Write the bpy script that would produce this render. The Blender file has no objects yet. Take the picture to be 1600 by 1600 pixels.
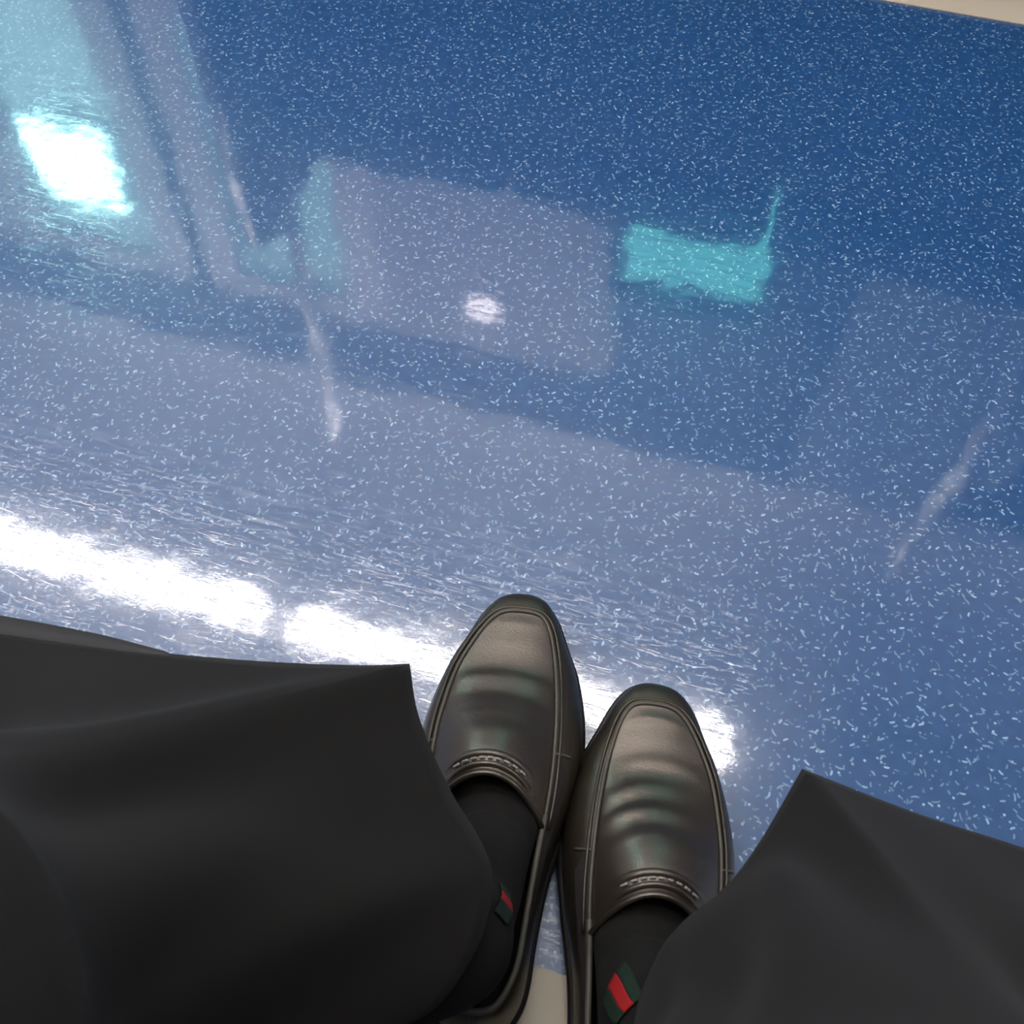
import bpy, bmesh, math, random
from mathutils import Vector, Matrix
random.seed(7)
S = bpy.context.scene
C = S.collection

# ------------------------------------------------------------------ camera
CAM_H = 0.68
cd = bpy.data.cameras.new('camera')
cam = bpy.data.objects.new('camera', cd); C.objects.link(cam); S.camera = cam
AX = Vector((-10420.0, 2712.0, -1600.0)).normalized()       # direction of the carriage's length seen by the camera
ny = 1600.0 * math.tan(math.radians(33.0)); nx = (1600.0**2 - 2712.0*ny) / 10420.0
DN = Vector((nx, -ny, -1600.0)).normalized()                # straight down seen by the camera
X_, Z_ = -AX, -DN; Y_ = Z_.cross(X_)
cam.matrix_world = Matrix.Translation((0, 0, CAM_H)) @ Matrix((X_, Y_, Z_)).to_4x4()
cd.sensor_width = 36; cd.lens = 36; cd.clip_start = 0.01; cd.clip_end = 100
cd.dof.use_dof = True; cd.dof.focus_distance = 0.78; cd.dof.aperture_fstop = 16

# ------------------------------------------------------------------ world and exposure
w = bpy.data.worlds.new('early_morning'); S.world = w; w.use_nodes = True
bg = w.node_tree.nodes['Background']
bg.inputs['Color'].default_value = (0.56, 0.72, 0.72, 1); bg.inputs['Strength'].default_value = 2.3
S.view_settings.view_transform = 'Standard'; S.view_settings.look = 'None'
S.view_settings.exposure = 0.0; S.view_settings.gamma = 1; S.view_settings.use_curve_mapping = False
LAMP_POWER = 19.0

# ------------------------------------------------------------------ materials
def mat(name, col, rough=0.5, metal=0.0, **kw):
    m = bpy.data.materials.new(name); m.use_nodes = True
    b = m.node_tree.nodes['Principled BSDF']
    b.inputs['Base Color'].default_value = (*col, 1); b.inputs['Roughness'].default_value = rough
    b.inputs['Metallic'].default_value = metal
    for k, v in kw.items(): b.inputs[k].default_value = v
    return m
def N(m, t, **kw):
    n = m.node_tree.nodes.new(t)
    for k, v in kw.items(): setattr(n, k, v)
    return n
def lk(m, a, b): m.node_tree.links.new(a, b)
def math_(m, op, a, b=None):
    n = N(m, 'ShaderNodeMath', operation=op)
    for i, v in enumerate((a, b)):
        if v is None: continue
        if hasattr(v, 'is_linked'): lk(m, v, n.inputs[i])
        else: n.inputs[i].default_value = v
    return n.outputs[0]
def noise_bump(m, scale, strength, dist=0.001, detail=3, stretch=None, target='Normal'):
    b = m.node_tree.nodes['Principled BSDF']
    tc = N(m, 'ShaderNodeTexCoord'); mp = N(m, 'ShaderNodeMapping')
    if stretch: mp.inputs['Scale'].default_value = stretch
    lk(m, tc.outputs['Object'], mp.inputs['Vector'])
    no = N(m, 'ShaderNodeTexNoise'); no.inputs['Scale'].default_value = scale; no.inputs['Detail'].default_value = detail
    lk(m, mp.outputs[0], no.inputs['Vector'])
    bu = N(m, 'ShaderNodeBump'); bu.inputs['Strength'].default_value = strength; bu.inputs['Distance'].default_value = dist
    lk(m, no.outputs['Fac'], bu.inputs['Height']); lk(m, bu.outputs[0], b.inputs[target])
    return no

def floor_material():
    m = mat('speckled_blue_vinyl', (0.02, 0.07, 0.22), 0.42)
    b = m.node_tree.nodes['Principled BSDF']
    b.inputs['Specular IOR Level'].default_value = 0.9
    b.inputs['Coat Weight'].default_value = 1.0; b.inputs['Coat IOR'].default_value = 2.0
    b.inputs['Coat Roughness'].default_value = 0.10
    tc = N(m, 'ShaderNodeTexCoord'); P = tc.outputs['Object']
    total = None
    # (cells per metre, dash length, dash width, brightness, share of cells used)
    for i, (sc, ln, wd, br, share) in enumerate([(78, .0021, .0008, 1.0, .6), (92, .00095, .00095, 1.0, .6), (105, .0019, .0007, .6, .6),
                                                 (66, .0031, .0007, .6, .5), (150, .0008, .0008, .4, .5)]):
        mp = N(m, 'ShaderNodeMapping'); mp.inputs['Location'].default_value = (3.7*i+1, 1.9*i+2, 0); mp.inputs['Rotation'].default_value = (0, 0, .7*i)
        lk(m, P, mp.inputs['Vector'])
        vo = N(m, 'ShaderNodeTexVoronoi', voronoi_dimensions='2D'); vo.inputs['Scale'].default_value = sc
        lk(m, mp.outputs[0], vo.inputs['Vector'])
        sub = N(m, 'ShaderNodeVectorMath', operation='SUBTRACT')
        lk(m, mp.outputs[0], sub.inputs[0]); lk(m, vo.outputs['Position'], sub.inputs[1])
        sep = N(m, 'ShaderNodeSeparateXYZ'); lk(m, sub.outputs[0], sep.inputs[0])
        cs = N(m, 'ShaderNodeSeparateColor'); lk(m, vo.outputs['Color'], cs.inputs[0])
        ang = math_(m, 'MULTIPLY', cs.outputs[0], 6.283)
        co = math_(m, 'COSINE', ang); si = math_(m, 'SINE', ang)
        a = math_(m, 'ADD', math_(m, 'MULTIPLY', sep.outputs[0], co), math_(m, 'MULTIPLY', sep.outputs[1], si))
        c = math_(m, 'SUBTRACT', math_(m, 'MULTIPLY', sep.outputs[1], co), math_(m, 'MULTIPLY', sep.outputs[0], si))
        # a slight curl of the chip
        c = math_(m, 'ADD', c, math_(m, 'MULTIPLY', math_(m, 'MULTIPLY', a, a), 60.0))
        a = math_(m, 'DIVIDE', a, ln); c = math_(m, 'DIVIDE', c, wd)
        a2 = math_(m, 'MULTIPLY', a, a); q = math_(m, 'ADD', math_(m, 'MULTIPLY', a2, a2), math_(m, 'MULTIPLY', c, c))
        mr = N(m, 'ShaderNodeMapRange', interpolation_type='SMOOTHSTEP')
        mr.inputs['From Min'].default_value = 1.6; mr.inputs['From Max'].default_value = 0.15
        lk(m, q, mr.inputs['Value'])
        use = math_(m, 'LESS_THAN', cs.outputs[1], share)
        val = math_(m, 'MULTIPLY', math_(m, 'MULTIPLY', mr.outputs[0], use), math_(m, 'MULTIPLY', math_(m, 'ADD', math_(m, 'MULTIPLY', cs.outputs[2], .75), .25), br))
        total = val if total is None else math_(m, 'MAXIMUM', total, val)
    # mottle of the ground colour
    no = N(m, 'ShaderNodeTexNoise'); no.inputs['Scale'].default_value = 90; no.inputs['Detail'].default_value = 4; lk(m, P, no.inputs['Vector'])
    cr = N(m, 'ShaderNodeValToRGB')
    cr.color_ramp.elements[0].position = .3; cr.color_ramp.elements[0].color = (*FLOOR_A, 1)
    cr.color_ramp.elements[1].position = .7; cr.color_ramp.elements[1].color = (*FLOOR_B, 1)
    lk(m, no.outputs['Fac'], cr.inputs[0])
    mx = N(m, 'ShaderNodeMix', data_type='RGBA'); mx.inputs['B'].default_value = (*FLECK, 1)
    lk(m, total, mx.inputs['Factor']); lk(m, cr.outputs[0], mx.inputs['A']); lk(m, mx.outputs['Result'], b.inputs['Base Color'])
    # wear of the varnish: fine ripple, scuffs and hair scratches
    n1 = N(m, 'ShaderNodeTexNoise'); n1.inputs['Scale'].default_value = 22; n1.inputs['Detail'].default_value = 2; lk(m, P, n1.inputs['Vector'])
    n2 = N(m, 'ShaderNodeTexNoise'); n2.inputs['Scale'].default_value = 260; n2.inputs['Detail'].default_value = 3; n2.inputs['Distortion'].default_value = 1.5; lk(m, P, n2.inputs['Vector'])
    scr = None
    for k, (rz, sc) in enumerate(((0.3, 26), (1.5, 21), (2.4, 31), (.9, 17))):
        mp = N(m, 'ShaderNodeMapping'); mp.inputs['Rotation'].default_value = (0, 0, rz); mp.inputs['Scale'].default_value = (1, 9, 1); mp.inputs['Location'].default_value = (k*5, k*3, 0)
        lk(m, P, mp.inputs['Vector'])
        wn = N(m, 'ShaderNodeTexNoise'); wn.inputs['Scale'].default_value = sc; wn.inputs['Detail'].default_value = 2; wn.inputs['Distortion'].default_value = .8
        lk(m, mp.outputs[0], wn.inputs['Vector'])
        d = math_(m, 'ABSOLUTE', math_(m, 'SUBTRACT', wn.outputs['Fac'], .62))
        mr = N(m, 'ShaderNodeMapRange'); mr.inputs['From Min'].default_value = .012; mr.inputs['From Max'].default_value = 0; lk(m, d, mr.inputs['Value'])
        scr = mr.outputs[0] if scr is None else math_(m, 'MAXIMUM', scr, mr.outputs[0])
    h = math_(m, 'ADD', math_(m, 'MULTIPLY', n1.outputs['Fac'], 1.0), math_(m, 'ADD', math_(m, 'MULTIPLY', n2.outputs['Fac'], .045), math_(m, 'MULTIPLY', scr, -.03)))
    bu = N(m, 'ShaderNodeBump'); bu.inputs['Strength'].default_value = 1; bu.inputs['Distance'].default_value = .0003
    lk(m, h, bu.inputs['Height']); lk(m, bu.outputs[0], b.inputs['Coat Normal'])
    rr = N(m, 'ShaderNodeMapRange'); rr.inputs['To Min'].default_value = .03; rr.inputs['To Max'].default_value = .09
    lk(m, n2.outputs['Fac'], rr.inputs['Value']); lk(m, rr.outputs[0], b.inputs['Coat Roughness'])
    return m
FLOOR_A = (0.005, 0.076, 0.240); FLOOR_B = (0.009, 0.100, 0.295); FLECK = (0.42, 0.66, 0.92)

M = {}
M['floor'] = floor_material()
M['leather'] = mat('black_leather', (0.026, 0.021, 0.015), 0.36, **{'Specular Tint': (1.0, .89, .77, 1)})
M['leather'].node_tree.nodes['Principled BSDF'].inputs['Specular IOR Level'].default_value = 1.0
noise_bump(M['leather'], 700, .35, .0004, 4)
for k_, v_ in (('Coat Weight', 0.0), ('IOR', 2.0), ('Specular IOR Level', .6)): M['leather'].node_tree.nodes['Principled BSDF'].inputs[k_].default_value = v_
M['leather_side'] = mat('black_side_leather', (0.020, 0.017, 0.012), 0.40, **{'Specular Tint': (1.0, .90, .74, 1), 'IOR': 1.8}); noise_bump(M['leather_side'], 600, .35, .0004, 4)
M['piping'] = mat('worn_leather_edge', (0.10, 0.092, 0.078), 0.42)  # piping and seam cords, lighter than the uppers
M['stitch'] = mat('pale_thread', (0.34, 0.33, 0.31), 0.5)
M['elastic'] = mat('grey_elastic', (0.022, 0.021, 0.019), 0.75); noise_bump(M['elastic'], 900, .6, .0004, 1, (1, 8, 1))
M['sole'] = mat('black_rubber', (0.010, 0.009, 0.009), 0.5)
M['lining'] = mat('black_lining', (0.006, 0.006, 0.006), 0.8)
M['sock'] = mat('black_knit', (0.0050, 0.0046, 0.0040), 0.95); noise_bump(M['sock'], 1400, .5, .0004, 1)
M['red'] = mat('red_knit', (0.38, 0.006, 0.010), 0.8); noise_bump(M['red'], 1400, .6, .0004, 1)
M['green'] = mat('dark_green_knit', (0.004, 0.022, 0.013), 0.85); noise_bump(M['green'], 1400, .6, .0004, 1)
def cloth_mat(name, col):
    m = mat(name, col, 0.9); b = m.node_tree.nodes['Principled BSDF']
    b.inputs['Sheen Weight'].default_value = .04; b.inputs['Sheen Roughness'].default_value = .5
    b.inputs['Specular IOR Level'].default_value = .25
    tc = N(m, 'ShaderNodeTexCoord'); mp = N(m, 'ShaderNodeMapping'); mp.inputs['Rotation'].default_value = (0, 0, .78); lk(m, tc.outputs['UV'], mp.inputs['Vector'])
    wv = N(m, 'ShaderNodeTexWave'); wv.inputs['Scale'].default_value = 150; wv.inputs['Distortion'].default_value = .6; lk(m, mp.outputs[0], wv.inputs['Vector'])
    bu = N(m, 'ShaderNodeBump'); bu.inputs['Strength'].default_value = .25; bu.inputs['Distance'].default_value = .0002
    lk(m, wv.outputs['Fac'], bu.inputs['Height']); lk(m, bu.outputs[0], b.inputs['Normal'])
    return m
M['cloth'] = cloth_mat('charcoal_twill', (0.0108, 0.0104, 0.0095))
M['facing'] = mat('grey_hem_facing', (0.045, 0.045, 0.048), 0.85); noise_bump(M['facing'], 900, .3, .0004, 2)
M['cream'] = mat('cream_plastic', (0.62, 0.55, 0.43), 0.45); noise_bump(M['cream'], 60, .1, .001)
M['seal'] = mat('grey_seal', (0.20, 0.19, 0.15), 0.6); noise_bump(M['seal'], 80, .2, .001)
M['riser'] = mat('dark_blue_enamel', (0.012, 0.03, 0.07), 0.5); noise_bump(M['riser'], 60, .1, .001)
M['wall'] = mat('light_grey_laminate', (0.62, 0.60, 0.62), 0.45); noise_bump(M['wall'], 40, .08, .001)
M['ceil'] = mat('white_enamel', (0.84, 0.82, 0.83), 0.5); noise_bump(M['ceil'], 30, .05, .001)
M['darkband'] = mat('dark_blue_panel', (0.02, 0.04, 0.09), 0.35); noise_bump(M['darkband'], 30, .05, .001)
M['steel'] = mat('brushed_steel', (0.74, 0.71, 0.75), 0.42, .15); noise_bump(M['steel'], 200, .1, .0005, 2, (1, 1, .05))
M['vest'] = mat('blue_grey_ceiling_panel', (.16, .20, .27), .5); noise_bump(M['vest'], 30, .05, .001)
M['pole'] = mat('polished_steel', (0.80, 0.78, 0.78), 0.18, 1.0); noise_bump(M['pole'], 60, .03, .0005)
M['rubber'] = mat('black_rubber_seal', (0.012, 0.012, 0.014), 0.6); noise_bump(M['rubber'], 200, .1, .0005)
M['seat'] = mat('navy_plush', (0.010, 0.035, 0.10), 0.95); noise_bump(M['seat'], 500, .5, .001)
M['partition'] = mat('grey_blue_panel', (0.33, 0.36, 0.42), 0.4); noise_bump(M['partition'], 40, .05, .001)
M['glass'] = mat('tinted_glass', (0.74, 0.95, 0.93), 0.02, **{'Transmission Weight': 1.0, 'IOR': 1.1})
noise_bump(M['glass'], 3, .02, .001)
M['concrete'] = mat('platform_concrete', (0.42, 0.50, 0.52), 0.8); noise_bump(M['concrete'], 20, .3, .003)
def emit(name, col, st):
    m = mat(name, (.8, .8, .8), .5); b = m.node_tree.nodes['Principled BSDF']
    b.inputs['Emission Color'].default_value = (*col, 1); b.inputs['Emission Strength'].default_value = st
    return m
M['lamp'] = emit('lit_diffuser', (1.0, .94, .89), LAMP_POWER)
M['platform_lamp'] = emit('platform_lamp_light', (.62, 1.0, .93), 32)
M['sign_light'] = emit('backlit_green_sign', (.13, .62, .56), 3.6)
M['sign_dim'] = emit('dim_green_sign', (.30, .60, .66), 2.2)
M['spot'] = emit('small_lamp_light', (1.0, .86, .86), 7)

# ------------------------------------------------------------------ mesh helpers
def obj(name, bm, m, parent=None, smooth=True, kind=None):
    me = bpy.data.meshes.new(name); bm.normal_update(); bm.to_mesh(me); bm.free()
    if m is not None: me.materials.append(m)
    if smooth: me.polygons.foreach_set('use_smooth', [True]*len(me.polygons))
    o = bpy.data.objects.new(name, me); C.objects.link(o)
    if parent: o.parent = parent
    if kind: o['kind'] = kind
    return o
def thing(name, label, cat, loc=(0, 0, 0), group=None):
    o = bpy.data.objects.new(name, None); C.objects.link(o); o.location = loc; o.empty_display_size = .05
    tag(o, label, cat, group); return o
def tag(o, label, cat, group=None):
    o['label'] = label; o['category'] = cat
    if group: o['group'] = group
    return o
def box(bm, x0, x1, y0, y1, z0, z1, bev=0.0):
    r = bmesh.ops.create_cube(bm, size=1)
    for v in r['verts']:
        v.co = Vector(((x0+x1)/2 + v.co.x*(x1-x0), (y0+y1)/2 + v.co.y*(y1-y0), (z0+z1)/2 + v.co.z*(z1-z0)))
    if bev:
        es = list({e for v in r['verts'] for e in v.link_edges})
        bmesh.ops.bevel(bm, geom=es, offset=bev, segments=3, profile=.5, affect='EDGES')
    return bm
def bx(*a, **k): return box(bmesh.new(), *a, **k)
def grid(rows, close_u=False, close_v=False, uv=False):
    """rows: list of equal-length lists of points"""
    bm = bmesh.new(); V = [[bm.verts.new(p) for p in r] for r in rows]
    nr, nc = len(V), len(V[0]); lay = bm.loops.layers.uv.new('UVMap') if uv else None
    for i in range(nr if close_v else nr-1):
        for j in range(nc if close_u else nc-1):
            q = (V[i][j], V[i][(j+1) % nc], V[(i+1) % nr][(j+1) % nc], V[(i+1) % nr][j])
            try: f = bm.faces.new(q)
            except ValueError: continue
            if uv:
                for l, (a, b) in zip(f.loops, ((i, j), (i, j+1), (i+1, j+1), (i+1, j))): l[lay].uv = (b/nc, a/nr)
    return bm
def catmull(pts, n, closed=False):
    P = [Vector(p) for p in pts]; L = len(P); out = []
    segs = L if closed else L-1
    for k in range(n):
        t = k/(n if closed else n-1)*segs; i = min(int(t), segs-1); f = t-i
        g = (lambda a: P[a % L]) if closed else (lambda a: P[a] if 0 <= a < L else (P[0]*2-P[1] if a < 0 else P[-1]*2-P[-2]))
        p0, p1, p2, p3 = g(i-1), g(i), g(i+1), g(i+2)
        out.append(.5*((2*p1)+(-p0+p2)*f+(2*p0-5*p1+4*p2-p3)*f*f+(-p0+3*p1-3*p2+p3)*f**3))
    return out
def tube(path, r, seg=8, closed=False, bm=None, flat=1.0):
    """round cord along a 3D path; flat < 1 squashes it vertically"""
    bm = bm or bmesh.new(); P = [Vector(p) for p in path]; n = len(P); rings = []
    for i, p in enumerate(P):
        a = P[(i-1) % n] if (closed or i) else p; b = P[(i+1) % n] if (closed or i < n-1) else p
        t = (b-a).normalized(); up = Vector((0, 0, 1)) if abs(t.z) < .95 else Vector((1, 0, 0))
        s = t.cross(up).normalized(); u = s.cross(t)
        rr = r(i/(n-1)) if callable(r) else r
        rings.append([bm.verts.new(p + s*math.cos(2*math.pi*k/seg)*rr + u*math.sin(2*math.pi*k/seg)*rr*flat) for k in range(seg)])
    for i in range(n if closed else n-1):
        A, B = rings[i], rings[(i+1) % n]
        for k in range(seg): bm.faces.new((A[k], A[(k+1) % seg], B[(k+1) % seg], B[k]))
    if not closed:
        bm.faces.new(rings[0][::-1]); bm.faces.new(rings[-1])
    return bm
def interp(tab, d):
    if d <= tab[0][0]: return tab[0][1]
    for (a, va), (b, vb) in zip(tab, tab[1:]):
        if d <= b:
            f = (d-a)/(b-a); f = f*f*(3-2*f)*.35+f*.65
            return va+(vb-va)*f
    return tab[-1][1]
def solidify(o, th, off=-1):
    md = o.modifiers.new('thickness', 'SOLIDIFY'); md.thickness = th; md.offset = off; return o

# ------------------------------------------------------------------ the carriage: floor, walls, ceiling
def struct(name, bm, m, parent=None, smooth=False):
    return obj(name, bm, m, parent, smooth, None if parent else 'structure')
XL, XR = -3.3, 3.0
NEAR, FAR, WALLY, NWALLY, TOP = 0.111, 1.244, 1.90, -0.545, 2.15
struct('floor', bx(XL, XR, NWALLY, WALLY, -.03, 0), M['floor'])
def border(y0, y1, side):
    t = struct('trim_1' if side == 'near' else 'trim_2', bx(XL, XR, y0, y1, 0.0, .0022, bev=.0008), M['cream'])
    y = (y1+.001) if side == 'far' else (y0-.009)
    struct('floor_seal', bx(XL, XR, y, y+.008, 0, .004, bev=.001), M['seal'], t)
    return t
border(NEAR-.105, NEAR, 'near')
border(FAR, FAR+.055, 'far')
struct('ceiling', bx(XL, XR, NWALLY, WALLY, TOP+.03, TOP+.06), M['ceil'])
for n_, y0, y1, z0 in (('trim_3', WALLY-.42, WALLY, 1), ('trim_4', NWALLY, NWALLY+.42, -1)):   # curved coves between wall and ceiling
    rows = []
    for k in range(13):
        a = k/12*math.pi/2
        yy = WALLY-.42*(1-math.sin(a)) if z0 == 1 else NWALLY+.42*(1-math.sin(a))
        zz = 1.82+.36*math.cos(a)
        rows.append([(XL, yy, zz), (XR, yy, zz)])
    struct(n_, grid(rows), M['ceil'], smooth=True)
struct('trim_5', bx(.62, 1.5, .25, 1.42, TOP-.02, TOP+.03, bev=.006), M['vest'])      # unseen dark panel, added to darken the floor reflection on the right
# far wall, with openings for the door pair and the window
DX = -1.50                       # seam of the sliding doors
D0, D1, DTOP = -2.10, -0.92, 1.55
W0, W1, WB, WT = -.265, .085, .62, 1.20
wf = struct('wall_far', bx(D1, W0, WALLY, WALLY+.06, 0, 1.55), M['wall'])
struct('wall_panel', bx(XL, D0, WALLY, WALLY+.06, 0, 1.55), M['wall'], wf)
struct('wall_panel', bx(W0, W1, WALLY, WALLY+.06, 0, WB), M['wall'], wf)
struct('wall_panel', bx(W0, W1, WALLY, WALLY+.06, WT, 1.55), M['darkband'], wf)
struct('wall_panel', bx(W1, .30, WALLY, WALLY+.06, 0, 1.55), M['darkband'], wf)
struct('wall_panel', bx(.30, .68, WALLY, WALLY+.06, 0, 1.82), M['partition'], wf)
struct('wall_panel', bx(.68, XR, WALLY, WALLY+.06, 0, 1.82), M['darkband'], wf)
struct('advert_band', bx(XL, .30, WALLY-.012, WALLY+.06, 1.56, 1.815, bev=.004), M['darkband'], wf)
wn = struct('wall_near', bx(XL, XR, NWALLY-.06, NWALLY, 0, 2.2), M['wall'])
struct('wall_left', bx(XL-.05, XL, NWALLY, WALLY, 0, 2.2), M['wall'])
struct('wall_right', bx(XR, XR+.05, NWALLY, WALLY, 0, 2.2), M['wall'])
# window
wi = struct('window_1', bx(W0, W1, WALLY+.025, WALLY+.031, WB, WT), M['glass'])
for a in ((W0, W1, WALLY-.012, WALLY+.02, WB-.02, WB), (W0, W1, WALLY-.012, WALLY+.02, WT, WT+.02), (W0-.03, W0, WALLY-.012, WALLY+.02, WB-.02, WT+.02), (W1, W1+.03, WALLY-.012, WALLY+.02, WB-.02, WT+.02)):
    struct('window_frame', bx(*a, bev=.004), M['rubber'], wi)
# sliding doors: two leaves, each with rails, stiles, pane and a rubber edge at the seam
def leaf(n, x0, x1, seam_side):
    sw = .115
    d = struct(n, bx(x0, x1, WALLY, WALLY+.04, 0, .66), M['steel'])
    struct('door_rail', bx(x0, x1, WALLY, WALLY+.04, 1.47, DTOP), M['steel'], d)
    struct('door_stile', bx(x0, x0+sw, WALLY, WALLY+.04, .66, 1.47), M['steel'], d)
    struct('door_stile', bx(x1-sw, x1, WALLY, WALLY+.04, .66, 1.47), M['steel'], d)
    struct('pane', bx(x0+sw, x1-sw, WALLY+.018, WALLY+.024, .66, 1.47), M['glass'], d)
    xs = x1 if seam_side > 0 else x0
    struct('rubber_edge', bx(xs-.012, xs+.012, WALLY-.006, WALLY+.035, .0, DTOP, bev=.003), M['rubber'], d)
leaf('door_1', D0, DX-.012, 1); leaf('door_2', DX+.012, D1, -1)

# outside: the platform
struct('wall_platform', bx(-6, 5, 4.6, 4.7, -1, 1.05), M['concrete'])
struct('ground', bx(-6, 5, 1.99, 4.6, -.25, -.15), M['concrete'])
pl = thing('platform_lamp', 'bright pale green platform lamp glowing behind the left door pane', 'lamp', (-2.22, 2.3, 1.46))
obj('housing', bx(-.17, .17, 0.03, .10, -.02, .29, bev=.01), M['steel'], pl)
obj('diffuser', bx(-.15, .15, 0, .03, 0, .27, bev=.01), M['platform_lamp'], pl)
sg = thing('backlit_sign', 'plain teal backlit sign seen through the small window', 'sign', (-.11, 2.3, .86))  # added glowing box outside, gives the window its teal light
obj('housing', bx(-.27, .47, .02, .08, -.02, .72, bev=.01), M['steel'], sg)
obj('light_panel', bx(-.25, .45, 0, .02, .27, .70, bev=.004), M['sign_light'], sg)
obj('lower_panel', bx(-.25, .45, 0, .02, 0, .265, bev=.004), M['sign_dim'], sg)['label'] = 'dimmer teal lower panel'


# ------------------------------------------------------------------ ceiling lamps
def ceiling_lamp(x0, x1, yc, label, group):
    t = thing('ceiling_lamp', label, 'lamp', ((x0+x1)/2, yc, TOP), group)
    hx = (x1-x0)/2
    obj('housing', bx(-hx-.008, hx+.008, -.068, .068, .006, .03, bev=.004), M['ceil'], t)
    obj('diffuser', bx(-hx, hx, -.056, .056, -.03, .008, bev=.012), M['lamp'], t)
    return t
for row, yc in (('opposite', 1.182), ('near', .17)):
    for i, (a, b) in enumerate(((-2.44, -1.115), (-1.025, .325), (1.6, 2.9))):
        where = ('beyond the left door', 'above the bench', 'towards the right end')[i]
        ceiling_lamp(a, b, yc, f'long white ceiling lamp {where} on the {row} side', 'ceiling strip lamps')

# ------------------------------------------------------------------ opposite bench with end panels and poles
bo = thing('bench', 'navy plush bench on the opposite side beyond the blue floor', 'bench', (-.17, 1.6, 0))
obj('riser', bx(-.63, .63, -.30, .28, .004, .34, bev=.01), M['riser'], bo, False)
for k in range(3):
    x = -.63+.42*k
    obj('seat_cushion', bx(x+.004, x+.416, -.33, .24, .36, .45, bev=.03), M['seat'], bo)
    obj('back_cushion', bx(x+.004, x+.416, .20, .295, .45, .66, bev=.03), M['seat'], bo)
for x, side in ((-.90, 'left'), (.57, 'right')):
    e = thing('end_panel', f'{"tall pale" if side=="right" else "low navy"} panel closing the {side} end of the opposite bench', 'panel', (x, 1.6, 0), 'bench end panels')
    zt = .92 if side == 'right' else .72
    obj('panel', bx(-.012, .012, -.30, .27, .08, zt, bev=.01), M['partition'] if side == 'right' else M['riser'], e)
    obj('edge_rail', tube([(0, -.30, .08), (0, -.30, zt-.03), (0, -.27, zt+.012), (0, .26, zt+.012)], .014, 10), M['pole'] if side == 'left' else M['partition'], e)
def pole(x, y, label):
    t = thing('grab_pole', label, 'pole', (x, y, 0), 'floor to ceiling poles')
    obj('tube', tube([(0, 0, .0), (0, 0, TOP+.03)], .016, 16), M['pole'], t)
    for z in (.0, TOP-.0): obj('flange', tube([(0, 0, z), (0, 0, z+.03)], .034, 16), M['pole'], t)
pole(-.86, 1.40, 'steel grab pole at the door end of the opposite bench')
pole(.52, 1.36, 'steel grab pole at the right end of the opposite bench')
sp = thing('wall_light', 'small round pinkish light on the wall between door and window', 'lamp', (-.62, WALLY, 1.34))  # glowing disc added for a bright spot in the floor reflection
obj('bezel', tube([(0, 0, 0), (0, -.02, 0)], .055, 24), M['steel'], sp)
obj('lens', tube([(0, -.018, 0), (0, -.03, 0)], .042, 24), M['spot'], sp)
# own bench, under the sitter
bn = thing('bench', 'navy plush bench the sitter is on, behind the shoes', 'bench', (0, -.28, 0))
obj('riser', bx(-.95, .95, -.26, .23, .001, .27, bev=.01), M['riser'], bn, False)
for k in range(4):
    x = -.96+.48*k
    obj('seat_cushion', bx(x+.004, x+.476, -.26, .20, .275, .320, bev=.025), M['seat'], bn)
    obj('back_cushion', bx(x+.004, x+.476, -.262, -.17, .36, .80, bev=.03), M['seat'], bn)

# ------------------------------------------------------------------ shoes
MED = [(0, 0), (.0015, .009), (.006, .0165), (.017, .0245), (.035, .0325), (.055, .041), (.085, .0475), (.115, .0482), (.15, .0425), (.19, .0335), (.225, .0295), (.255, .0275), (.270, .0225), (.279, .015), (.283, 0)]
LAT = [(0, 0), (.0015, .011), (.006, .0195), (.017, .0285), (.035, .0365), (.055, .0455), (.085, .0535), (.115, .0572), (.15, .0545), (.19, .0475), (.225, .0410), (.255, .0350), (.270, .0270), (.279, .0155), (.283, 0)]
# seam and collar line: (distance from toe, half width, height)
IMED = [(.020, 0, .0450), (.0208, .009, .0450), (.024, .0148, .0450), (.032, .0195, .0455), (.046, .0235, .0465), (.066, .0270, .0485), (.092, .0295, .0550), (.117, .0305, .0590), (.148, .0300, .0610), (.186, .0265, .0550), (.220, .0240, .0560), (.246, .0220, .0630), (.262, .0175, .0680), (.272, .0110, .0710), (.275, 0, .0720)]
ILAT = [(.020, 0, .0450), (.0208, .010, .0450), (.024, .0170, .0450), (.032, .0240, .0455), (.046, .0315, .0465), (.066, .0390, .0485), (.092, .0430, .0540), (.117, .0450, .0580), (.148, .0440, .0600), (.186, .0400, .0540), (.220, .0350, .0560), (.246, .0300, .0630), (.262, .0225, .0680), (.272, .0120, .0710), (.275, 0, .0720)]
D_T = .174            # the tongue's edge
CREASES = {'left': [(.072, .0016, .0045, .10, 0), (.087, -.0013, .005, .14, .0), (.104, .0010, .006, .2, .25)],
           'right': [(.030, .0005, .003, .1, 0), (.060, .0011, .005, .16, .0), (.078, .0022, .0035, .22, -.75), (.087, -.002, .003, .25, -.75), (.095, .0020, .0035, .25, -.7), (.108, -.0010, .006, .2, 0), (.116, .0012, .004, .30, -.5)]}
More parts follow.
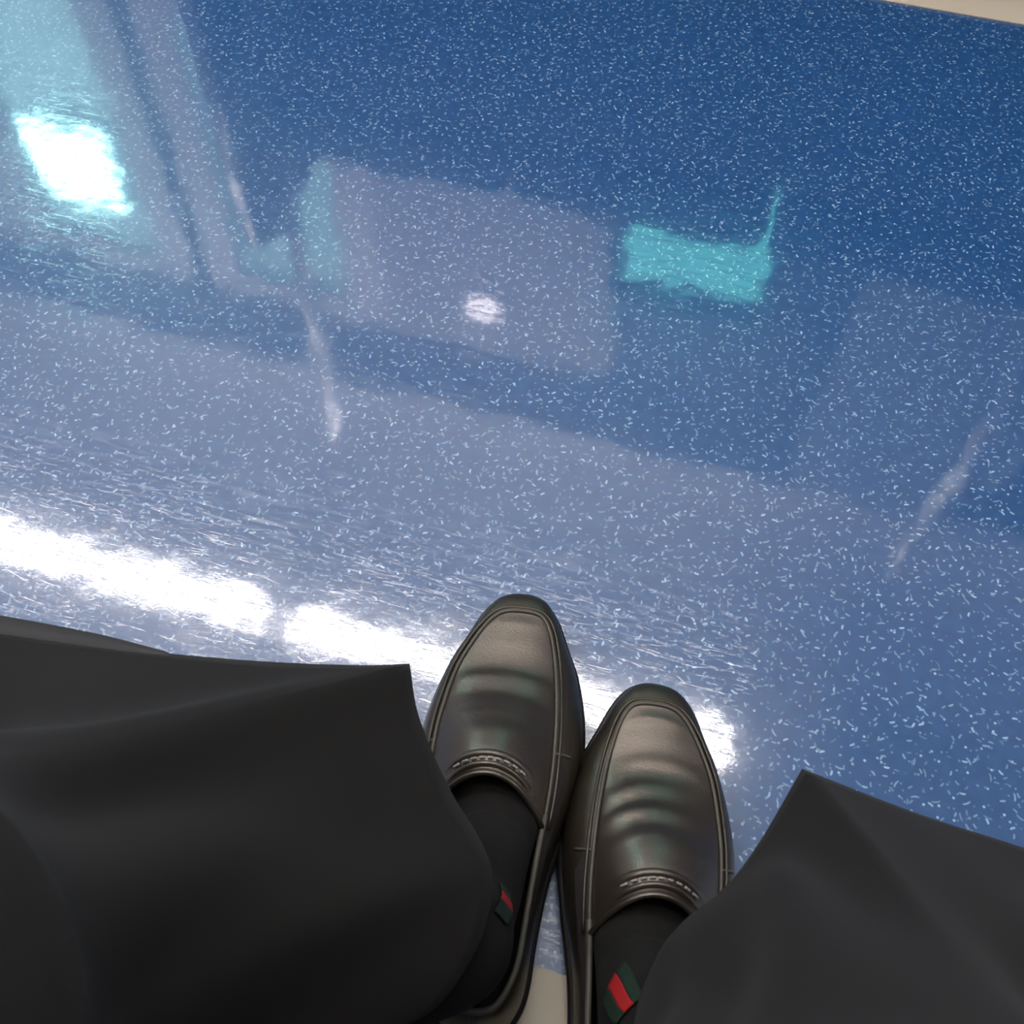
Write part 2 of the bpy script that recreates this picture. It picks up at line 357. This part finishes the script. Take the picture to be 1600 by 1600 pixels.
def shoe(side, toe, f, label):
    sx = 1 if side == 'left' else -1            # +x local = towards the other foot
    fx = Vector(f).normalized(); mx = Vector((fx.y, -fx.x))
    if sx < 0: mx = -mx
    root = thing('loafer', label, 'shoe', (toe[0], toe[1], 0), 'pair of black loafers')
    def W(x, d, z): return Vector((mx.x*x - fx.x*d, mx.y*x - fx.y*d, z))
    def fix(bm):
        bmesh.ops.recalc_face_normals(bm, faces=bm.faces[:]); return bm
    def spring(d): return .010*max(0, 1-d/.075)**2          # the toe curls up
    NP = 144
    out = catmull([(x, d, 0) for d, x in MED] + [(-x, d, 0) for d, x in LAT[-2:0:-1]], NP, True)
    inn = catmull([(x, d, z) for d, x, z in IMED] + [(-x, d, z) for d, x, z in ILAT[-2:0:-1]], NP, True)
    def O(i, g=0, z=0):       # outline grown by g
        a = out[i % NP]; t = out[(i+1) % NP]-out[(i-1) % NP]; n = Vector((-t.y, t.x, 0)).normalized()
        if n.dot(a-Vector((0, .14, 0))) < 0: n = -n
        p = a+n*g; return W(p.x, p.y, z+spring(p.y))
    # sole: welt edge, side wall, tread
    rows = []
    for g, z in ((-.004, .021), (.0015, .021), (.0028, .0195), (.0028, .013), (.0018, .0115), (.0022, .010), (.0012, .003), (-.002, .0006), (-.012, .0004)):
        rows.append([O(i, g, z) for i in range(NP)])
    bm = grid(rows, close_u=True); bm.faces.new([v for v in bm.verts[-NP:]] if False else [bm.verts[:][k] for k in range(NP*8, NP*9)])
    obj('sole', fix(bm), M['sole'], root)
    # heel lift
    rows = []
    hi = [i for i in range(NP) if out[i].y > .205]
    ring = [O(i, .001, 0) for i in hi]
    bm = bmesh.new()
    a = [bm.verts.new((p.x, p.y, 0)) for p in ring]; b = [bm.verts.new((p.x, p.y, .0075)) for p in ring]
    n = len(a)
    for k in range(n): bm.faces.new((a[k], a[(k+1) % n], b[(k+1) % n], b[k]))
    bm.faces.new(a[::-1]); bm.faces.new(b)
    obj('heel', fix(bm), M['rubber'], root, False)
    # quarter and mudguard: from the welt up to the seam and the collar line
    K = 16; PH = math.radians(74)
    def side_pt(i, k, extra=0.0):
        ph = PH*k/K; p = (1-math.cos(ph))/(1-math.cos(PH)); q = math.sin(ph)/math.sin(PH)
        o, n_ = out[i % NP], inn[i % NP]
        back = min(1, max(0, (o.y-.14)/.05))                # behind the vamp the wall stands straighter
        p = p*(1-.35*back)+.35*back*(k/K)**2
        z0 = .0195
        x = o.x+(n_.x-o.x)*p; d = o.y+(n_.y-o.y)*p; z = z0+(n_.z-z0)*q
        bulge = .0022*math.sin(math.pi*k/K)*(1-.5*back)
        # soft puckers on the flank where the foot flexes
        fl = math.exp(-((o.y-.09)/.03)**2)*math.sin(k/K*math.pi)
        z += fl*.0006*math.sin(o.y*520+(1 if o.x > 0 else 2))
        c = Vector((x, d, 0)); v = Vector((o.x, o.y-.14, 0)); v = v.normalized() if v.length > 0 else v
        c += v*(bulge+extra)
        return W(c.x, c.y, z+spring(d)*(1-.3*k/K))
    rows = [[side_pt(i, k) for i in range(NP)] for k in range(K+1)]
    q = obj('quarter', fix(grid(rows, close_u=True)), M['leather_side'], root)
    # lining: down from the collar to the insole
    bm = grid([[W(inn[i].x*s, .15+(inn[i].y-.15)*s2, z if z else inn[i].z-.0005) for i in range(NP)] for s, s2, z in ((1, 1, None), (.97, .985, .045), (1.0, 1.0, .030), (.9, .95, .024))], close_u=True)
    bm.verts.ensure_lookup_table(); bm.faces.new([bm.verts[k] for k in range(3*NP, 4*NP)])
    obj('lining', bm, M['lining'], root)
    # apron (vamp plug) between the seam lines
    zin = [(d, z) for d, x, z in IMED]
    xm_ = [(d, x) for d, x, z in IMED]; xl_ = [(d, x) for d, x, z in ILAT]; zl_ = [(d, z) for d, x, z in ILAT]
    crown = [(.020, 0.0), (.03, .0022), (.045, .0034), (.066, .0042), (.082, .0080), (.10, .0145), (.13, .0245), (.155, .0305), (.18, .0340)]
    # seam points by the matching index, so the apron meets the mudguard exactly
    jm = [i for i in range(NP//2+1) if inn[i].y <= D_T+.0001]; jl = [(-i) % NP for i in jm]
    def apron_pt(r, b, lift=0.0):
        # r in 0..len(jm)-1 (float), b in -1..1 (lateral..medial)
        i0 = int(min(r, len(jm)-2)); fr = r-i0
        pm = inn[jm[i0]].lerp(inn[jm[i0+1]], fr); plt = inn[jl[i0]].lerp(inn[jl[i0+1]], fr)
        s = (b+1)/2; p = plt.lerp(pm, s); d = p.y
        cr = interp(crown, d)
        d2 = d
        if d > .10: d2 = d - .021*((d-.10)/.074)*(1-b*b)    # the tongue edge bows forward in the middle
        z = p.z+spring(d)*.7 + cr*(1-abs(b)**2.3)**.9
        for dc, amp, wd, curve, bias in CREASES[side]:
            e = (d-(dc+curve*.05*b*b*1.2))/wd
            fade = (1-b**4) * (math.exp(-((b*(1)-(-bias if False else -bias))/.75)**2) if bias else 1.0)
            z += amp*math.exp(-e*e)*fade
        return W(p.x, d2, z+lift)
    R_, Bn = 60, 33
    rmax = len(jm)-1
    rows = [[apron_pt(rmax*(k/(R_-1))**1.0, -1+2*j/(Bn-1), .0) for j in range(Bn)] for k in range(R_)]
    ap = obj('apron', fix(grid(rows)), M['leather'], root); solidify(ap, .0016)
    # raised seam: a cord on the mudguard side, a thin one inside it
    idx = [(-i) % NP for i in range(len(jm)-1, 0, -1)] + jm
    def seam(grow, up, rad, name, m):
        path = []
        for i in idx:
            a = inn[i]; t = inn[(i+1) % NP]-inn[(i-1) % NP]; n_ = Vector((-t.y, t.x, 0)).normalized()
            if n_.dot(a-Vector((0, .12, 0))) < 0: n_ = -n_
            p = a+n_*grow; path.append(W(p.x, p.y, a.z+spring(a.y)*.7+up))
        return obj(name, fix(tube(path, rad, 8)), m, root)
    seam(.0002, .0007, .0011, 'seam_piping', M['piping'])
    seam(.0036, -.0008, .0010, 'seam_piping', M['leather_side'])
    # collar binding round the opening, and across the tongue
    idc = [i for i in range(NP) if inn[i].y > D_T-.014]
    path = [W(inn[i].x, inn[i].y, inn[i].z+.0006) for i in idc]
    obj('collar_binding', fix(tube(path, .0019, 8)), M['piping'], root)
    path = [apron_pt(rmax, -1+2*j/24, .0002) for j in range(25)]
    obj('tongue_binding', fix(tube(path, .0018, 8)), M['leather'], root)
    # raised band across the tongue with its row of stitches
    def band(r0, r1, h, bmin=-.72, bmax=.72):
        rr = []
        for k in range(9):
            r = r0+(r1-r0)*k/8; l = h*math.sin(math.pi*k/8)**.6
            rr.append([apron_pt(r, bmin+(bmax-bmin)*j/24, l*(1-((j-12)/12)**6)) for j in range(25)])
        return fix(grid(rr))
    per = (inn[jm[-1]].y-inn[jm[-4]].y)/3
    r_of = lambda dd: rmax-dd/per
    obj('tongue_band', band(r_of(.0100), r_of(.0045), .0022), M['leather'], root)
    obj('tongue_band', band(r_of(.0205), r_of(.0135), .0018), M['leather'], root)
    for j in range(9):
        b0 = -.62+1.24*(j+.18)/9; b1 = -.62+1.24*(j+.82)/9
        pa = [apron_pt(r_of(.0120), b0+(b1-b0)*k/4, .0012) for k in range(5)]
        obj('stitch', tube(pa, .00085, 6), M['stitch'], root)
    # elastic gussets at both sides of the tongue
    for js, name in ((jm, 'gusset'), (jl, 'gusset')):
        s_ = 1 if js is jm else -1
        rr = []
        for k in range(8):
            row = []
            for j in range(9):
                i = (jm[-1]-7+k*2); i = i if s_ > 0 else -i
                row.append(side_pt(i % NP, K-(j/8)*(5.0 if k > 0 else 2), .0006)+Vector((0, 0, .0004)))
            rr.append(row)
        obj(name, fix(grid(rr)), M['elastic'], root)
        e = [side_pt(((jm[-1]-7) if s_ > 0 else -(jm[-1]-7)) % NP, K-j, .001) for j in range(0, 6)]
        obj('quarter_seam', fix(tube(e, .0009, 6)), M['piping'], root)
    # heel counter seam
    e = [side_pt(0 if False else NP//2, K-j, .0008) for j in range(K)]
    obj('back_seam', tube(e, .0010, 6), M['leather_side'], root)
    return root, W
LT, LF = (-.083, .338), (-.175, .984)
RT, RF = (.019, .298), (-.150, .989)
shl, WL = shoe('left', LT, LF, 'black leather loafer on the left foot, toe farther forward and paler')
shr, WR = shoe('right', RT, RF, 'black leather loafer on the right foot, set back, wrinkled across the apron')

# ------------------------------------------------------------------ the sitter: socks and wide trousers
pr = thing('person', 'seated person in very wide charcoal trousers and black socks, feet together', 'person', (0, -.2, 0))
OFF = Vector((0, .2, 0))
def sock(W, toe, knee, side, stripe):
    T = Vector((toe[0], toe[1], 0))
    L = lambda x, d, z: T+W(x, d, z)
    st = [(L(-.002, .075, .036), .030, .012), (L(-.002, .10, .040), .034, .018), (L(-.002, .13, .046), .034, .026), (L(-.002, .155, .050), .031, .025), (L(-.003, .185, .060), .026, .031),
          (L(-.004, .210, .078), .0245, .040), (L(-.006, .236, .100), .0235, .033), (L(-.008, .253, .130), .0245, .030)]
    top = L(-.008, .253, .13); K_ = Vector(knee)
    for k, (rx, ry) in enumerate(((.026, .030), (.027, .031))):
        st.append((top.lerp(K_, (k+1)*.10), rx, ry))
    cs = catmull([s[0] for s in st], 60); rs = catmull([(s[1], s[2], 0) for s in st], 60)
    rows = []; frames = []
    for i in range(60):
        t = (cs[min(i+1, 59)]-cs[max(i-1, 0)]).normalized()
        s = W(1, 0, 0) - t*W(1, 0, 0).dot(t); s.normalize(); u = s.cross(t) if side == 'left' else t.cross(s)
        if u.z < 0 and i < 30: u = -u
        if frames and u.dot(frames[-1][2]) < 0: u = -u
        frames.append((cs[i], s, u, rs[i].x, rs[i].y))
    def pt(i, a, g=0):
        i0 = min(int(i), 58); fr = i-i0
        A, B = frames[i0], frames[i0+1]
        f = lambda F: F[0]+F[1]*math.cos(a)*(F[3]+g)+F[2]*math.sin(a)*(F[4]+g)
        wr = .0007*math.sin(i*1.1+2*math.sin(a))*(1 if 12 < i < 45 else 0)
        return f(A).lerp(f(B), fr)+A[2]*wr
    rows = [[pt(i, 2*math.pi*k/40)+OFF for k in range(40)] for i in range(60)]
    bm = grid(rows, close_u=True); bm.verts.ensure_lookup_table()
    bm.faces.new([bm.verts[k] for k in range(40)][::-1])
    bmesh.ops.recalc_face_normals(bm, faces=bm.faces[:])
    so = obj('sock', bm, M['sock'], pr)
    # woven bars: green, red, green
    i0, a0, th, ln, wd = stripe
    def sp_(p, q):          # p along the bars, q across them, in metres on the knit
        return pt(i0+(q*math.cos(th)+p*math.sin(th))/.0046, a0+(p*math.cos(th)-q*math.sin(th))/.030, .0016)+OFF
    for n_, q0, m in (('green_bar', -1.5, M['green']), ('red_bar', -.5, M['red']), ('green_bar', .5, M['green'])):
        bmm = grid([[sp_((c/8-.5)*ln, (q0+r/6)*wd) for c in range(9)] for r in range(7)])
        bmesh.ops.recalc_face_normals(bmm, faces=bmm.faces[:])
        solidify(obj(n_, bmm, m, so), .0008, 0)
sock(WL, LT, (-.31, -.16, .42), 'left', (43.6, .74, .30, .0105, .0066))
sock(WR, RT, (.20, -.14, .42), 'right', (35.8, .80, 1.15, .026, .0070))

def trouser_leg(hem, ang, knee, rk, hip, low_c, low_r, fold_seed, flip):
    """rings from the hem up to the knee, over it and back along the thigh to the hip"""
    NC = 120
    hemc = catmull(hem, NC+1)[:-1]
    an = [a.x for a in catmull([(a, 0, 0) for a in ang], NC+1)][:-1]
    def ring(c, r, al, squash=1.0):
        u = Vector((1, 0, 0)); v = Vector((0, math.cos(al), math.sin(al)))
        return [Vector(c)+u*math.cos(math.radians(a))*r+v*math.sin(math.radians(a))*r*squash for a in an]
    kc = Vector(knee)
    low = ring(low_c, low_r, 0.12)
    kn = ring((kc.x, kc.y, kc.z-.02), rk, .25)
    rows = []
    NR = 44
    rnd = random.Random(fold_seed)
    ph = [rnd.uniform(0, 6.28) for _ in range(4)]
    for k in range(NR):
        t = k/(NR-1)
        row = []
        for j in range(NC):
            h, l, n_ = hemc[j], low[j], kn[j]
            p = h*(1-t)**2 + l*(2*t*(1-t)) + n_*t*t
            c = Vector(low_c); d = Vector((p.x-c.x, p.y-c.y, 0)); d = d.normalized() if d.length > 1e-6 else Vector((0, 1, 0))
            s = j/NC
            edge = min(1, min(s, 1-s)*14)
            amp = math.sin(math.pi*min(1, t*1.15))*.9*edge
            f = 1.5*.0055*math.sin(2*math.pi*5*s+ph[0]+3.2*t)+.0035*math.sin(2*math.pi*9*s+ph[1]-4*t)+.002*math.sin(2*math.pi*3*s+9*t+ph[2])
            row.append(p+d*f*amp)
        rows.append(row)
    hp = Vector(hip)
    for k in range(1, 9):           # round the knee
        al = .25+(math.pi/2-.25)*k/8
        c = kc+Vector((0, -.035*math.sin(al)+.004, -.02*math.cos(al)))
        rr = rk*(1+.05*math.sin(al))
        rows.append([p+Vector((0, 0, .0015*math.sin(j*.35+k))) for j, p in enumerate(ring(c, rr, al, 1.0))])
    c0 = kc+Vector((0, -.031, 0))
    for k in range(1, 15):
        t = k/14; c = c0.lerp(hp, t)
        rows.append([p+Vector((0, 0, .003*math.sin(j*.3+k*1.3)*math.sin(math.pi*t))) for j, p in enumerate(ring(c, rk*1.05+.012*t, math.pi/2))])
    rows = [[p+OFF for p in r] for r in rows]
    bm = grid(rows, close_u=True, uv=True)
    bmesh.ops.recalc_face_normals(bm, faces=bm.faces[:])
    return bm, [h+OFF for h in hemc], rows
hemL = [(-.114, .209, .170), (-.099, .182, .168), (-.0715, .151, .166), (-.0485, .131, .165), (-.037, .113, .167), (-.035, .080, .175), (-.050, .045, .182), (-.09, .030, .185), (-.15, .030, .185), (-.22, .035, .185),
        (-.30, .050, .182), (-.40, .080, .178), (-.425, .125, .172), (-.391, .153, .170), (-.335, .161, .170), (-.263, .172, .170), (-.194, .186, .170), (-.14, .200, .170), (-.114, .209, .170)]
angL = [90, 72, 52, 32, 12, -20, -50, -75, -100, -130, -155, -175, -192, -205, -217, -230, -243, -256, -270]
hemR = [(.098, .213, .170), (.084, .172, .168), (.072, .146, .167), (.0535, .121, .168), (.045, .101, .170), (.042, .073, .176), (.055, .040, .184), (.10, .025, .187), (.16, .022, .187), (.23, .030, .186),
        (.31, .050, .183), (.375, .090, .178), (.395, .150, .172), (.345, .188, .170), (.275, .200, .170), (.209, .205, .170), (.156, .207, .170), (.098, .213, .170)]
angR = [180-a for a in [90, 72, 52, 32, 12, -20, -50, -75, -100, -130, -155, -180, -200, -215, -230, -243, -256, -270]]
bmL, hL, rowsL = trouser_leg(hemL, angL, (-.176, -.038, .42), .085, (-.14, -.34, .425), (-.236, -.030, .30), .080, 3, False)
bmR, hR, rowsR = trouser_leg(hemR, angR, (.108, -.032, .42), .086, (.11, -.34, .425), (.130, .02, .30), .092, 5, True)
tr = bpy.data.objects.new('trousers', None); C.objects.link(tr); tr.parent = pr
for bm_, h_, rows_ in ((bmL, hL, rowsL), (bmR, hR, rowsR)):
    t_ = obj('trouser_leg', bm_, M['cloth'], tr); solidify(t_, .0014)

# the turned-up facing that shows behind the left hem
top = catmull([(-.43, .150, .166), (-.38, .165, .166), (-.343, .1705, .165), (-.305, .1745, .165), (-.275, .1765, .166), (-.244, .1765, .168)], 30)
bot = catmull([(-.43, .130, .172), (-.391, .150, .172), (-.335, .158, .172), (-.295, .164, .172), (-.263, .169, .172), (-.235, .174, .172)], 30)
fc = obj('hem_facing', grid([[p+OFF for p in top], [p+OFF for p in bot]]), M['facing'], tr); solidify(fc, .001)
